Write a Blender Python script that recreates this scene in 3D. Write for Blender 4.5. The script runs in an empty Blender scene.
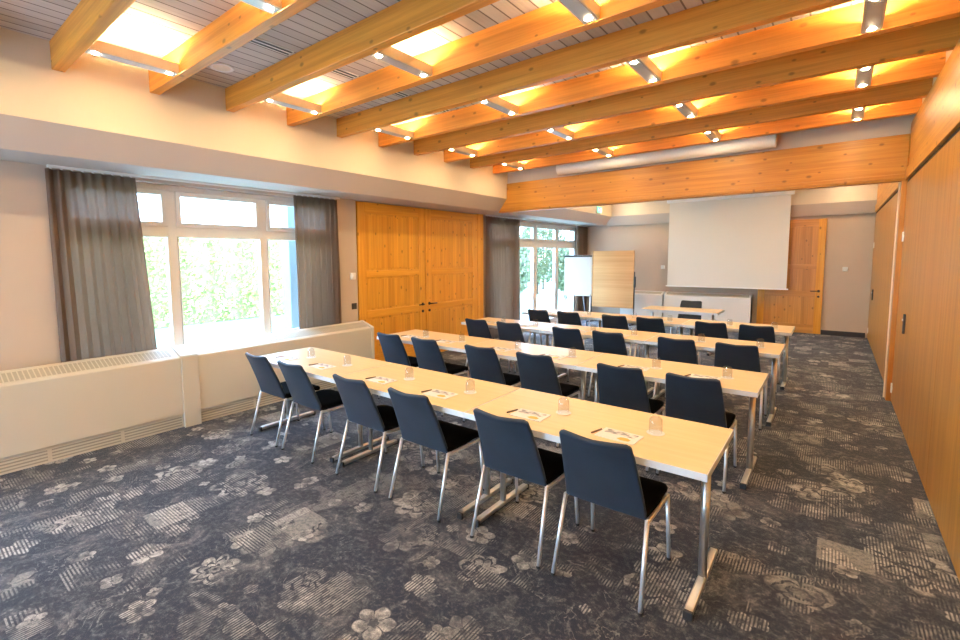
import bpy, bmesh, math, random
from mathutils import Vector, Matrix
random.seed(7)
SC = bpy.context.scene
COL = SC.collection
PI = math.pi

# ---------------------------------------------------------------- settings
SC.view_settings.view_transform = 'Standard'
SC.view_settings.look = 'None'
SC.view_settings.gamma = 1.0
SC.view_settings.use_curve_mapping = False
SC.view_settings.exposure = 1.1

# ---------------------------------------------------------------- node helpers
class S:
    def __init__(s, nt, k): s.nt, s.k = nt, k
    def _m(s, op, *a, clamp=False):
        n = s.nt.nodes.new('ShaderNodeMath'); n.operation = op; n.use_clamp = clamp
        for i, v in enumerate((s,) + a):
            if isinstance(v, S): s.nt.links.new(v.k, n.inputs[i])
            else: n.inputs[i].default_value = float(v)
        return S(s.nt, n.outputs[0])
    def __add__(s, o): return s._m('ADD', o)
    def __sub__(s, o): return s._m('SUBTRACT', o)
    def __mul__(s, o): return s._m('MULTIPLY', o)
    def __truediv__(s, o): return s._m('DIVIDE', o)
    def gt(s, o): return s._m('GREATER_THAN', o)
    def lt(s, o): return s._m('LESS_THAN', o)
    def mx(s, o): return s._m('MAXIMUM', o)
    def mn(s, o): return s._m('MINIMUM', o)
    def floor(s): return s._m('FLOOR')
    def frac(s): return s._m('FRACT')
    def abs(s): return s._m('ABSOLUTE')
    def sin(s): return s._m('SINE')
    def cos(s): return s._m('COSINE')
    def pow(s, o): return s._m('POWER', o)
    def sqrt(s): return s._m('SQRT')
    def atan2(s, o): return s._m('ARCTAN2', o)
    def sat(s): return s._m('ADD', 0.0, clamp=True)
    def ramp(s, a, b):   # 0 at a, 1 at b, clamped
        n = s.nt.nodes.new('ShaderNodeMapRange'); n.interpolation_type = 'SMOOTHSTEP'
        s.nt.links.new(s.k, n.inputs['Value'])
        n.inputs['From Min'].default_value = a; n.inputs['From Max'].default_value = b
        return S(s.nt, n.outputs['Result'])

def comb(nt, x, y, z=0.0):
    n = nt.nodes.new('ShaderNodeCombineXYZ')
    for i, v in enumerate((x, y, z)):
        if isinstance(v, S): nt.links.new(v.k, n.inputs[i])
        else: n.inputs[i].default_value = v
    return n.outputs[0]

def noise(nt, vec, scale, detail=3.0, rough=0.5, dist=0.0):
    n = nt.nodes.new('ShaderNodeTexNoise')
    nt.links.new(vec, n.inputs['Vector'])
    n.inputs['Scale'].default_value = scale; n.inputs['Detail'].default_value = detail
    n.inputs['Roughness'].default_value = rough; n.inputs['Distortion'].default_value = dist
    return S(nt, n.outputs['Fac'])

def white(nt, vec):
    n = nt.nodes.new('ShaderNodeTexWhiteNoise'); n.noise_dimensions = '3D'
    nt.links.new(vec, n.inputs['Vector'])
    return S(nt, n.outputs['Value'])

def coords(nt, rnd=False):
    t = nt.nodes.new('ShaderNodeTexCoord')
    v = t.outputs['Object']
    if rnd:
        oi = nt.nodes.new('ShaderNodeObjectInfo')
        m = nt.nodes.new('ShaderNodeVectorMath'); m.operation = 'SCALE'
        c = nt.nodes.new('ShaderNodeCombineXYZ')
        for i in range(3): nt.links.new(oi.outputs['Random'], c.inputs[i])
        nt.links.new(c.outputs[0], m.inputs[0]); m.inputs['Scale'].default_value = 37.0
        a = nt.nodes.new('ShaderNodeVectorMath'); a.operation = 'ADD'
        nt.links.new(v, a.inputs[0]); nt.links.new(m.outputs[0], a.inputs[1]); v = a.outputs[0]
    return v

def sep(nt, vec):
    n = nt.nodes.new('ShaderNodeSeparateXYZ'); nt.links.new(vec, n.inputs[0])
    return [S(nt, n.outputs[i]) for i in range(3)]

def scalev(nt, vec, sx, sy, sz):
    n = nt.nodes.new('ShaderNodeVectorMath'); n.operation = 'MULTIPLY'
    nt.links.new(vec, n.inputs[0]); n.inputs[1].default_value = (sx, sy, sz)
    return n.outputs[0]

def mixc(nt, fac, a, b):
    n = nt.nodes.new('ShaderNodeMix'); n.data_type = 'RGBA'
    for v, key in ((fac, 0), (a, 6), (b, 7)):
        if isinstance(v, S): nt.links.new(v.k, n.inputs[key])
        elif hasattr(v, 'is_linked') or hasattr(v, 'links'): nt.links.new(v, n.inputs[key])
        elif key == 0: n.inputs[0].default_value = v
        else: n.inputs[key].default_value = (*v, 1.0)
    return n.outputs[2]

def base(name, col=(.8, .8, .8), rough=.5, metal=0.0, spec=.5, coat=0.0, sheen=0.0):
    m = bpy.data.materials.new(name); m.use_nodes = True
    nt = m.node_tree; b = nt.nodes['Principled BSDF']
    b.inputs['Base Color'].default_value = (*col, 1); b.inputs['Roughness'].default_value = rough
    b.inputs['Metallic'].default_value = metal; b.inputs['Specular IOR Level'].default_value = spec
    b.inputs['Coat Weight'].default_value = coat; b.inputs['Coat Roughness'].default_value = .15
    b.inputs['Sheen Weight'].default_value = sheen
    return m, nt, b

def bump(nt, b, h, strength=.3, dist=.002):
    n = nt.nodes.new('ShaderNodeBump'); n.inputs['Strength'].default_value = strength
    n.inputs['Distance'].default_value = dist
    nt.links.new(h.k, n.inputs['Height']); nt.links.new(n.outputs[0], b.inputs['Normal'])

def plain(name, col, rough=.5, metal=0.0, var=.06, nscale=8, spec=.5, coat=0.0, sheen=0.0):
    m, nt, b = base(name, col, rough, metal, spec, coat, sheen)
    n = noise(nt, coords(nt), nscale, 4)
    c = mixc(nt, n, tuple(max(0, v * (1 - var)) for v in col), tuple(min(1, v * (1 + var)) for v in col))
    nt.links.new(c, b.inputs['Base Color'])
    return m

def wood(name, lo, hi, axis, knots=0.0, grain=1.0, rough=.4, coat=.1, rnd=True, boards=None, boardaxis=0, line=(.2, .08, .02)):
    """axis 0/1/2 = direction the grain runs along"""
    m, nt, b = base(name, hi, rough, coat=coat)
    v = coords(nt, rnd)
    st = [14 * grain] * 3; st[axis] = .55 * grain
    g = noise(nt, scalev(nt, v, *st), 1.0, 6, .6, .6)
    st2 = [75 * grain] * 3; st2[axis] = 1.6 * grain
    g2 = noise(nt, scalev(nt, v, *st2), 1.0, 3, .5)
    f = (g * .75 + g2 * .35).ramp(.32, .78)
    c = mixc(nt, f, lo, hi)
    if boards:
        raw = sep(nt, coords(nt))[boardaxis]
        idx = (raw / boards).floor()
        tone = white(nt, comb(nt, idx, idx * .37, 1.0))
        mul = nt.nodes.new('ShaderNodeMix'); mul.data_type = 'RGBA'; mul.blend_type = 'MULTIPLY'
        mul.inputs[0].default_value = 1.0
        nt.links.new(c, mul.inputs[6]); t = tone * .22 + .86
        nt.links.new(comb(nt, t, t, t), mul.inputs[7]); c = mul.outputs[2]
        ln = ((raw / boards).frac() - .5).abs().gt(.5 - .003 / boards * .5)
        c = mixc(nt, ln * .55, c, line)
    if knots:
        cc = sep(nt, v); oth = [cc[i] for i in range(3) if i != axis]
        kv = comb(nt, cc[axis] * 3.6, (oth[0] + oth[1]) * 6.0)
        vo = nt.nodes.new('ShaderNodeTexVoronoi'); vo.feature = 'F1'; vo.voronoi_dimensions = '2D'
        nt.links.new(kv, vo.inputs['Vector']); vo.inputs['Scale'].default_value = 1.0
        d = S(nt, vo.outputs['Distance'])
        sepc = nt.nodes.new('ShaderNodeSeparateColor'); nt.links.new(vo.outputs['Color'], sepc.inputs[0])
        pick = S(nt, sepc.outputs[0]).lt(.55)
        rad = S(nt, sepc.outputs[1]) * .07 + .05
        k = (cc[0] * 0 + 1) - (d / rad).ramp(.35, 1.25)
        k = k * pick * knots
        c = mixc(nt, k.sat(), c, tuple(x * .28 for x in lo))
    nt.links.new(c, b.inputs['Base Color'])
    bump(nt, b, g2, .12, .001)
    return m

def emit(name, col, strength):
    m = bpy.data.materials.new(name); m.use_nodes = True; nt = m.node_tree
    for n in list(nt.nodes): nt.nodes.remove(n)
    o = nt.nodes.new('ShaderNodeOutputMaterial'); e = nt.nodes.new('ShaderNodeEmission')
    e.inputs[0].default_value = (*col, 1); e.inputs[1].default_value = strength
    nt.links.new(e.outputs[0], o.inputs[0]); return m

def glassy(name, col=(1, 1, 1), thin=True, rough=0.0, refl=.08):
    m = bpy.data.materials.new(name); m.use_nodes = True; nt = m.node_tree
    for n in list(nt.nodes): nt.nodes.remove(n)
    o = nt.nodes.new('ShaderNodeOutputMaterial')
    t = nt.nodes.new('ShaderNodeBsdfTransparent'); t.inputs[0].default_value = (*col, 1)
    g = nt.nodes.new('ShaderNodeBsdfGlossy'); g.inputs['Roughness'].default_value = rough
    lw = nt.nodes.new('ShaderNodeLayerWeight'); lw.inputs[0].default_value = .25
    fr = S(nt, lw.outputs['Facing']).pow(2.5) * .6 + refl
    mx = nt.nodes.new('ShaderNodeMixShader'); nt.links.new(fr.k, mx.inputs[0])
    nt.links.new(t.outputs[0], mx.inputs[1]); nt.links.new(g.outputs[0], mx.inputs[2])
    nt.links.new(mx.outputs[0], o.inputs[0]); return m

# ---------------------------------------------------------------- materials
M = {}
M['plaster'] = plain('plaster', (.56, .46, .37), .9, var=.03, nscale=3)
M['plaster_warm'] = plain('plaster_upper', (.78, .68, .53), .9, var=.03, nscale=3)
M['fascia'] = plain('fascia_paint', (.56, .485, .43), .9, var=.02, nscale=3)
M['beam'] = wood('beam_pine', (.58, .20, .020), (.85, .35, .046), 0, knots=.6, grain=1.0, rough=.5, coat=.05)
M['header'] = wood('header_glulam', (.40, .15, .012), (.60, .265, .028), 0, knots=.65, rough=.45, coat=.08)
M['pine_door'] = wood('pine_door_boards', (.68, .29, .022), (.88, .45, .048), 2, knots=.65, rough=.4, coat=.15, boards=.115, boardaxis=1)
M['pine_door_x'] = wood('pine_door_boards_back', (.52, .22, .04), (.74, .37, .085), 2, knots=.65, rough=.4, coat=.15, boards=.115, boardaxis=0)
M['pine_rail'] = wood('pine_door_rail', (.68, .29, .022), (.86, .44, .048), 1, knots=.6, rough=.4, coat=.15)
M['pine_stile'] = wood('pine_door_stile', (.66, .28, .022), (.86, .44, .048), 2, knots=.7, rough=.4, coat=.15)
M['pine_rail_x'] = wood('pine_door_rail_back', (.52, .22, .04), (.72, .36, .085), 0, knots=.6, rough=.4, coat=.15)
M['laminate'] = wood('wall_laminate', (.36, .145, .014), (.55, .25, .038), 2, knots=0, grain=1.0, rough=.34, coat=.12)
M['laminate_top'] = wood('wall_pine_panel', (.42, .165, .016), (.62, .285, .036), 1, knots=.7, rough=.4, coat=.1)
M['laminate_post'] = wood('post_wood', (.44, .16, .025), (.60, .26, .045), 2, rough=.35, coat=.2)
M['edge_pale'] = plain('pale_edge_strip', (.75, .62, .48), .4)
M['dark_gap'] = plain('dark_shadow_gap', (.03, .018, .01), .8)
M['radiator'] = plain('radiator_cream_paint', (.62, .565, .46), .45, var=.015, nscale=2)
M['radiator_white'] = plain('radiator_white_paint', (.80, .80, .79), .45, var=.015, nscale=2)
M['slot'] = plain('grille_slots', (.42, .385, .30), .6)
M['slot_low'] = plain('base_grille_slots', (.36, .34, .28), .6)
M['frame_white'] = plain('window_frame_white', (.80, .78, .75), .35, var=.02)
M['gasket'] = plain('dark_gasket', (.12, .12, .12), .6)
M['glass'] = glassy('window_glass', (.97, .99, .985), refl=.03)
M['tumbler'] = glassy('tumbler_glass', (.94, .95, .96), rough=.03, refl=.05)
M['table'] = wood('beech_laminate', (.71, .50, .26), (.78, .57, .31), 0, grain=1.6, rough=.40, coat=.2)
M['tedge'] = plain('table_edge_aluminium', (.76, .78, .80), .35, metal=.3, var=.02)
M['chrome'] = plain('chrome_tube', (.76, .75, .73), .32, metal=.95, var=.02)
M['steel'] = plain('silver_steel', (.84, .85, .87), .36, metal=.7, var=.03)
M['black_plastic'] = plain('black_plastic', (.02, .02, .022), .45)
M['bronze'] = plain('dark_bronze', (.05, .035, .03), .35, metal=.7)
M['white_plastic'] = plain('white_plastic', (.82, .80, .76), .4, var=.02)
M['paper'] = plain('white_paper', (.70, .69, .67), .7, var=.02)
M['canvas'] = plain('screen_canvas', (.80, .78, .72), .85, var=.01, nscale=1.2)
M['casing'] = plain('screen_casing', (.88, .88, .87), .35, var=.01)
M['tube'] = plain('duct_white', (.80, .76, .70), .5, var=.01)
M['aluminium'] = plain('aluminium_underside', (.55, .55, .56), .45, metal=.5)
M['fixture_side'] = plain('lamp_housing_cream', (.78, .70, .56), .5)
M['lamp'] = emit('uplight_tube', (1.0, .76, .40), 230.0)
M['spot'] = emit('downlight_disc', (1.0, .80, .50), 400.0)
M['sign_green'] = emit('exit_sign_green', (.10, .75, .30), 1.6)
M['sign_white'] = emit('exit_sign_white', (.9, 1.0, .92), 1.6)
M['skirting'] = plain('dark_skirting', (.035, .035, .045), .5)
M['pole'] = plain('outside_post_pale_blue', (.20, .25, .28), .6)

def mk_fabric(name, lo, hi, rough=.85, sheen=.3, sc=420):
    m, nt, b = base(name, hi, rough, sheen=sheen, spec=.3)
    v = coords(nt)
    n = noise(nt, v, sc, 2); n2 = noise(nt, v, 5, 3)
    nt.links.new(mixc(nt, (n * .6 + n2 * .4).ramp(.3, .7), lo, hi), b.inputs['Base Color'])
    b.inputs['Sheen Tint'].default_value = (.5, .65, .85, 1)
    bump(nt, b, n, .25, .001); return m
M['navy'] = mk_fabric('navy_chair_fabric', (.007, .013, .024), (.015, .027, .046), rough=.62, sheen=.22)
M['seatblack'] = mk_fabric('black_seat_fabric', (.001, .001, .0015), (.004, .004, .005), rough=1.0, sheen=.0)
M['seatblack'].node_tree.nodes['Principled BSDF'].inputs['Specular IOR Level'].default_value = .08

def mk_curtain():
    m = bpy.data.materials.new('sheer_curtain_taupe'); m.use_nodes = True; nt = m.node_tree
    b = nt.nodes['Principled BSDF']; o = nt.nodes['Material Output']
    v = coords(nt)
    w = noise(nt, scalev(nt, v, 260, 260, 30), 1.0, 2)
    c = mixc(nt, w, (.13, .088, .062), (.23, .165, .125))
    nt.links.new(c, b.inputs['Base Color']); b.inputs['Roughness'].default_value = .85
    t = nt.nodes.new('ShaderNodeBsdfTranslucent'); t.inputs[0].default_value = (.56, .38, .27, 1)
    tr = nt.nodes.new('ShaderNodeBsdfTransparent'); tr.inputs[0].default_value = (1, 1, 1, 1)
    m1 = nt.nodes.new('ShaderNodeMixShader'); m1.inputs[0].default_value = .34
    nt.links.new(b.outputs[0], m1.inputs[1]); nt.links.new(t.outputs[0], m1.inputs[2])
    m2 = nt.nodes.new('ShaderNodeMixShader'); m2.inputs[0].default_value = .07
    nt.links.new(m1.outputs[0], m2.inputs[1]); nt.links.new(tr.outputs[0], m2.inputs[2])
    nt.links.new(m2.outputs[0], o.inputs[0]); return m
M['curtain'] = mk_curtain()

def mk_ceiling():
    m, nt, b = base('whitewashed_ceiling_boards', (.6, .55, .52), .6)
    v = coords(nt); x, y, z = sep(nt, v)
    idx = (x / .108).floor()
    tone = white(nt, comb(nt, idx, idx * .31, 2.0))
    g = noise(nt, scalev(nt, v, 40, 1.5, 10), 1.0, 5, .6, .4)
    f = (g * .6 + tone * .4).ramp(.2, .8)
    c = mixc(nt, f, (.47, .40, .365), (.62, .545, .50))
    ln = ((x / .108).frac() - .5).abs().gt(.445)
    c = mixc(nt, ln * .85, c, (.12, .08, .065))
    nt.links.new(c, b.inputs['Base Color'])
    bump(nt, b, (ln * -1.0), .5, .006); return m
M['ceiling'] = mk_ceiling()

def mk_carpet():
    m, nt, b = base('patterned_carpet', (.05, .05, .06), .95, spec=.25, sheen=.12)
    v = coords(nt); x, y, z = sep(nt, v)
    one = x * 0 + 1.0
    wear = noise(nt, v, 9.0, 6, .65).ramp(.36, .60)
    wearf = noise(nt, v, 45.0, 3, .6).ramp(.30, .62)
    # worn mottling, streaked and blotchy
    mot = noise(nt, v, 3.6, 9, .72, .9)
    big = noise(nt, v, .8, 2)
    bx = noise(nt, v, 30, 6, .75)
    blot = noise(nt, v, 11.0, 6, .68, .8)
    val = mot.ramp(.46, .72) * .25 + bx.ramp(.45, .72) * .26 + blot.ramp(.54, .72) * .22
    n2 = noise(nt, v, 2.6, 4, .55, 1.4)
    con = ((n2 * 9.0).frac() - .5).abs().gt(.44) * noise(nt, v, 3.1, 2).ramp(.45, .6)
    val = val.mx(con * .40 * wearf)
    # stripes, two directions depending on the zone
    sx = ((x / .0155).frac() - .5).abs().ramp(.18, .30); sy = ((y / .0175).frac() - .5).abs().ramp(.18, .30)
    dash = noise(nt, scalev(nt, v, 60, 22, 1), 1.0, 2).ramp(.36, .5)
    xz = (x + noise(nt, v, .9, 1) * 1.6).lt(-1.9)
    st = sx * (one - xz) + sy * xz
    c1 = .25
    ix = (x / c1).floor(); iy = (y / c1).floor()
    r1 = white(nt, comb(nt, ix, iy, 3.0)); r2 = white(nt, comb(nt, ix, iy, 9.0)); r4 = white(nt, comb(nt, ix, iy, 21.0))
    fade = noise(nt, v, 3.2, 5, .6, .8)
    cells = r1.gt(.5) * fade.ramp(.46, .60)
    val = val.mx(cells * st * (dash * .6 + .4) * .50)
    sq = r2.gt(.955) * noise(nt, v, 7.0, 5, .7).ramp(.34, .44)
    half = noise(nt, v, 3.0, 1).gt(.52)
    val = val.mx(sq * (half * (st * .45 - .10) + .50) * (wearf * .45 + .6) * (bx * .9 + .5))
    stov = r4.gt(.45) * (st * .75 + .25) + (one - r4.gt(.45))
    # flowers
    def flower(scale, R, petals, seed, thr, amp, ring):
        vo = nt.nodes.new('ShaderNodeTexVoronoi'); vo.voronoi_dimensions = '2D'
        add = nt.nodes.new('ShaderNodeVectorMath'); add.operation = 'ADD'
        nt.links.new(v, add.inputs[0]); add.inputs[1].default_value = (seed, seed * 1.7, 0)
        nt.links.new(add.outputs[0], vo.inputs['Vector']); vo.inputs['Scale'].default_value = scale
        vo.inputs['Randomness'].default_value = 1.0
        sub = nt.nodes.new('ShaderNodeVectorMath'); sub.operation = 'SUBTRACT'
        nt.links.new(add.outputs[0], sub.inputs[0]); nt.links.new(vo.outputs['Position'], sub.inputs[1])
        lx, ly, _ = sep(nt, sub.outputs[0])
        sc = nt.nodes.new('ShaderNodeSeparateColor'); nt.links.new(vo.outputs['Color'], sc.inputs[0])
        rr = S(nt, sc.outputs[0]); r3 = S(nt, sc.outputs[1])
        r = (lx * lx + ly * ly).sqrt()
        wob = noise(nt, v, 9.0, 3) * .06
        r = r + wob - .03
        a = ly.atan2(lx) + rr * 6.28 + noise(nt, v, 4.0, 2) * 1.2
        R_ = (a * (petals / 2)).cos().abs() * (.34 * R) + R * .66
        R_ = R_ * (r3 * .6 + .6)
        q = r / R_
        f = one - q.ramp(.90, 1.04)
        petline = (a * (petals / 2)).cos().abs().lt(.12) * q.gt(.3)
        f = f * (one - petline * .75)
        if ring: f = f * (((q * 2.6 + wob * 26).frac() - .5).abs().ramp(.10, .22))
        else: f = f * (q.gt(.2) * .6 + .4)
        return f * rr.gt(thr) * amp * (wear * .7 + .3) * (wearf * .35 + .65) * stov
    val = val.mx(flower(2.1, .10, 5, 0.0, .22, .88, False))
    val = val.mx(flower(1.2, .21, 7, 5.3, .22, .80, True))
    val = val.mx(flower(3.2, .06, 4, 9.1, .35, .75, False))
    val = val.mx(flower(1.6, .15, 3, 13.7, .5, .55, True))
    val = val.mx(flower(1.3, .17, 6, 21.7, .5, .5, False))
    val = val * (noise(nt, v, 160, 2).ramp(.2, .75) * .45 + .62)
    darkc = mixc(nt, big, (.006, .013, .033), (.009, .012, .022))
    c = mixc(nt, val.sat().pow(1.35), darkc, (.60, .585, .54))
    nt.links.new(c, b.inputs['Base Color'])
    bump(nt, b, noise(nt, v, 520, 2), .5, .003)
    return m
M['carpet'] = mk_carpet()

def mk_leaf(name, a, bcol):
    m, nt, b = base(name, a, .6)
    v = coords(nt); n = noise(nt, v, 6, 3)
    nt.links.new(mixc(nt, n, a, bcol), b.inputs['Base Color']); return m
M['hedge_leaf'] = mk_leaf('hedge_leaves', (.40, .40, .08), (.78, .68, .34))
M['hedge_core'] = mk_leaf('hedge_core', (.22, .26, .08), (.34, .38, .14))
M['shrub_leaf'] = mk_leaf('shrub_leaves', (.10, .13, .06), (.24, .27, .14))
M['grass'] = mk_leaf('lawn_grass', (.34, .46, .30), (.42, .54, .36))
M['bark'] = plain('bark', (.10, .07, .05), .9)
M['stone'] = plain('terrace_stone', (.62, .62, .60), .8)

# ---------------------------------------------------------------- mesh builder
class MB:
    def __init__(s): s.bm = bmesh.new(); s.mi = 0
    def _cap(s, n0):
        for f in list(s.bm.faces)[n0:]: f.material_index = s.mi
    def box(s, x0, x1, y0, y1, z0, z1):
        n0 = len(s.bm.faces)
        v = [s.bm.verts.new(p) for p in ((x0,y0,z0),(x1,y0,z0),(x1,y1,z0),(x0,y1,z0),(x0,y0,z1),(x1,y0,z1),(x1,y1,z1),(x0,y1,z1))]
        for q in ((3,2,1,0),(4,5,6,7),(0,1,5,4),(1,2,6,5),(2,3,7,6),(3,0,4,7)): s.bm.faces.new([v[i] for i in q])
        s.bm.faces.ensure_lookup_table(); s._cap(n0); return s
    def prism(s, pts, axis, a, b):
        """pts: 2D polygon; axis: extrude axis ('x','y','z')"""
        n0 = len(s.bm.faces)
        def P(p, t):
            return {'x': (t, p[0], p[1]), 'y': (p[0], t, p[1]), 'z': (p[0], p[1], t)}[axis]
        A = [s.bm.verts.new(P(p, a)) for p in pts]; B = [s.bm.verts.new(P(p, b)) for p in pts]
        s.bm.faces.new(A); s.bm.faces.new(B[::-1])
        n = len(pts)
        for i in range(n): s.bm.faces.new((A[i], B[i], B[(i+1) % n], A[(i+1) % n]))
        s.bm.faces.ensure_lookup_table(); s._cap(n0); return s
    def tube(s, p0, p1, r0, r1=None, n=12, flat=1.0):
        n0 = len(s.bm.faces)
        p0, p1 = Vector(p0), Vector(p1); d = (p1 - p0).normalized()
        u = d.orthogonal().normalized() if abs(d.z) < .99 else Vector((1, 0, 0)); w = d.cross(u)
        if r1 is None: r1 = r0
        R = []
        for p, r in ((p0, r0), (p1, r1)):
            R.append([s.bm.verts.new(p + u * r * math.cos(t * 2 * PI / n) + w * r * flat * math.sin(t * 2 * PI / n)) for t in range(n)])
        for i in range(n): s.bm.faces.new((R[0][i], R[0][(i+1) % n], R[1][(i+1) % n], R[1][i]))
        s.bm.faces.new(R[0][::-1]); s.bm.faces.new(R[1])
        s.bm.faces.ensure_lookup_table(); s._cap(n0); return s
    def path(s, pts, r, n=10):
        """swept tube through points"""
        n0 = len(s.bm.faces)
        P = [Vector(p) for p in pts]; rings = []
        prev = None
        for i, p in enumerate(P):
            d = ((P[i+1] - p) if i < len(P)-1 else (p - P[i-1])).normalized()
            if 0 < i < len(P)-1: d = ((P[i+1] - p).normalized() + (p - P[i-1]).normalized()).normalized()
            if prev is None: u = d.orthogonal().normalized()
            else: u = (prev - d * prev.dot(d)).normalized()
            prev = u; w = d.cross(u)
            rings.append([s.bm.verts.new(p + (u * math.cos(t*2*PI/n) + w * math.sin(t*2*PI/n)) * r) for t in range(n)])
        for a, b in zip(rings, rings[1:]):
            for i in range(n): s.bm.faces.new((a[i], a[(i+1) % n], b[(i+1) % n], b[i]))
        s.bm.faces.new(rings[0][::-1]); s.bm.faces.new(rings[-1])
        s.bm.faces.ensure_lookup_table(); s._cap(n0); return s
    def lathe(s, prof, c=(0, 0, 0), n=24):
        n0 = len(s.bm.faces); rings = []
        for r, z in prof:
            if r < 1e-6: rings.append([s.bm.verts.new((c[0], c[1], c[2] + z))])
            else: rings.append([s.bm.verts.new((c[0] + r*math.cos(t*2*PI/n), c[1] + r*math.sin(t*2*PI/n), c[2] + z)) for t in range(n)])
        for a, b in zip(rings, rings[1:]):
            for i in range(n):
                if len(a) == 1 and len(b) == 1: continue
                if len(a) == 1: s.bm.faces.new((a[0], b[(i+1) % n], b[i]))
                elif len(b) == 1: s.bm.faces.new((a[i], a[(i+1) % n], b[0]))
                else: s.bm.faces.new((a[i], a[(i+1) % n], b[(i+1) % n], b[i]))
        s.bm.faces.ensure_lookup_table(); s._cap(n0); return s
    def build(s, name, mats, parent=None, bevel=0.0, smooth=False, seg=2, loc=None):
        bmesh.ops.recalc_face_normals(s.bm, faces=s.bm.faces)
        me = bpy.data.meshes.new(name); s.bm.to_mesh(me); s.bm.free()
        if not isinstance(mats, (list, tuple)): mats = [mats]
        for m in mats: me.materials.append(M[m] if isinstance(m, str) else m)
        o = bpy.data.objects.new(name, me); COL.objects.link(o)
        if parent is not None: o.parent = parent
        if loc is not None: o.location = loc
        if smooth:
            for p in me.polygons: p.use_smooth = True
        if bevel > 0:
            b = o.modifiers.new('bevel', 'BEVEL'); b.width = bevel; b.segments = seg; b.limit_method = 'ANGLE'
            b.angle_limit = math.radians(40)
        return o

def tag(o, label, cat, group=None, kind=None):
    if label: o['label'] = label
    if cat: o['category'] = cat
    if group: o['group'] = group
    if kind: o['kind'] = kind
    return o
def thing(name, label, cat, loc=(0, 0, 0), rz=0.0, group=None, kind=None):
    o = bpy.data.objects.new(name, None); COL.objects.link(o)
    o.empty_display_size = .1; o.location = loc; o.rotation_euler = (0, 0, rz)
    return tag(o, label, cat, group, kind)
def struct(name, mb, mats, label, cat, **k):
    o = mb.build(name, mats, **k); return tag(o, label, cat, None, 'structure')
def dup(root, loc, rz, label, group=None, name=None):
    kids = list(root.children)
    r = root.copy(); COL.objects.link(r); r.location = loc; r.rotation_euler = (0, 0, rz)
    r['label'] = label
    if group: r['group'] = group
    for ch in kids:
        gk = list(ch.children)
        c = ch.copy(); COL.objects.link(c); c.parent = r
        for g in gk:
            d = g.copy(); COL.objects.link(d); d.parent = c
    return r
ORD = ['first', 'second', 'third', 'fourth', 'fifth', 'sixth', 'seventh', 'eighth', 'ninth', 'tenth', 'eleventh', 'twelfth']

# ---------------------------------------------------------------- dimensions
XL, XU, XR = -5.42, -4.68, .58          # left wall, upper left wall, right wall
XF = -4.86                              # lower edge of the slanting fascia
YB, YUB = 12.72, 12.53                  # back wall, upper back wall
YF = -4.2                               # wall behind the camera
ZS, ZC, ZT = 2.55, 2.765, 3.37          # soffit, fascia top, ceiling
ZB = 3.16                               # underside of the ceiling beams
XWO = -5.70                             # outer face of the left wall

# ---------------------------------------------------------------- setting
m = MB(); m.box(XWO, XR + .3, YF - .2, YB + .2, -.12, 0.0)
struct('floor', m, 'carpet', 'dark slate carpet with worn beige flowers and striped squares', 'floor')
m = MB(); m.box(XU - .12, XR + .3, YF - .2, YB + .2, ZT, ZT + .06)
struct('ceiling', m, 'ceiling', 'whitewashed board ceiling between orange beams', 'ceiling')

# left wall with openings (window 1, doors, window 2)
W0 = (-3.95, -.35, .04, 2.50); W1 = (1.05, 4.13, .70, 2.50); W2 = (7.84, 12.16, .04, 2.50)  # first opening is an added window out of view, for daylight
D0, D1 = 4.46, 7.66
m = MB()
m.box(XWO, XL, YF - .2, W0[0], 0, ZS); m.box(XWO, XL, W0[0], W0[1], 0, W0[2]); m.box(XWO, XL, W0[0], W0[1], W0[3], ZS); m.box(XWO, XL, W0[1], W1[0], 0, ZS); m.box(XWO, XL, W1[0], W1[1], 0, W1[2]); m.box(XWO, XL, W1[0], W1[1], W1[3], ZS)
m.box(XWO, XL, W1[1], D0, 0, ZS)
m.box(XWO, XL - .06, D0, D1, 0, ZS)
m.box(XWO, XL, D1, W2[0], 0, ZS); m.box(XWO, XL, W2[0], W2[1], 0, W2[2]); m.box(XWO, XL, W2[0], W2[1], W2[3], ZS)
m.box(XWO, XL, W2[1], YB + .2, 0, ZS)
struct('wall_left', m, 'plaster', 'pale beige plaster wall with the windows and double doors', 'wall')
# dropped soffit + slanting fascia + upper wall along the left side, mitred round the back
m = MB()
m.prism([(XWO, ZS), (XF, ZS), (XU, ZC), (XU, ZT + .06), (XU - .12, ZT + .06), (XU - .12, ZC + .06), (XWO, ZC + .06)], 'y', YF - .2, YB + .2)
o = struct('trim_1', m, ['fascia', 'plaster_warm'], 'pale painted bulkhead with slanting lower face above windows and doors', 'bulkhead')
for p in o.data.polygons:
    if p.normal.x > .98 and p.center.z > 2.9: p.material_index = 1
m = MB()
m.prism([(YB, ZS - .02), (YB - .09, ZS - .02), (YUB, ZC), (YUB, ZT + .06), (YB, ZT + .06)], 'x', XU - .16, XR)
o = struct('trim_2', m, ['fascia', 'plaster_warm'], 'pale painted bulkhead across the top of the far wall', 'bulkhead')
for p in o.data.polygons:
    if p.normal.y < -.98 and p.center.z > 2.9: p.material_index = 1
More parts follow.
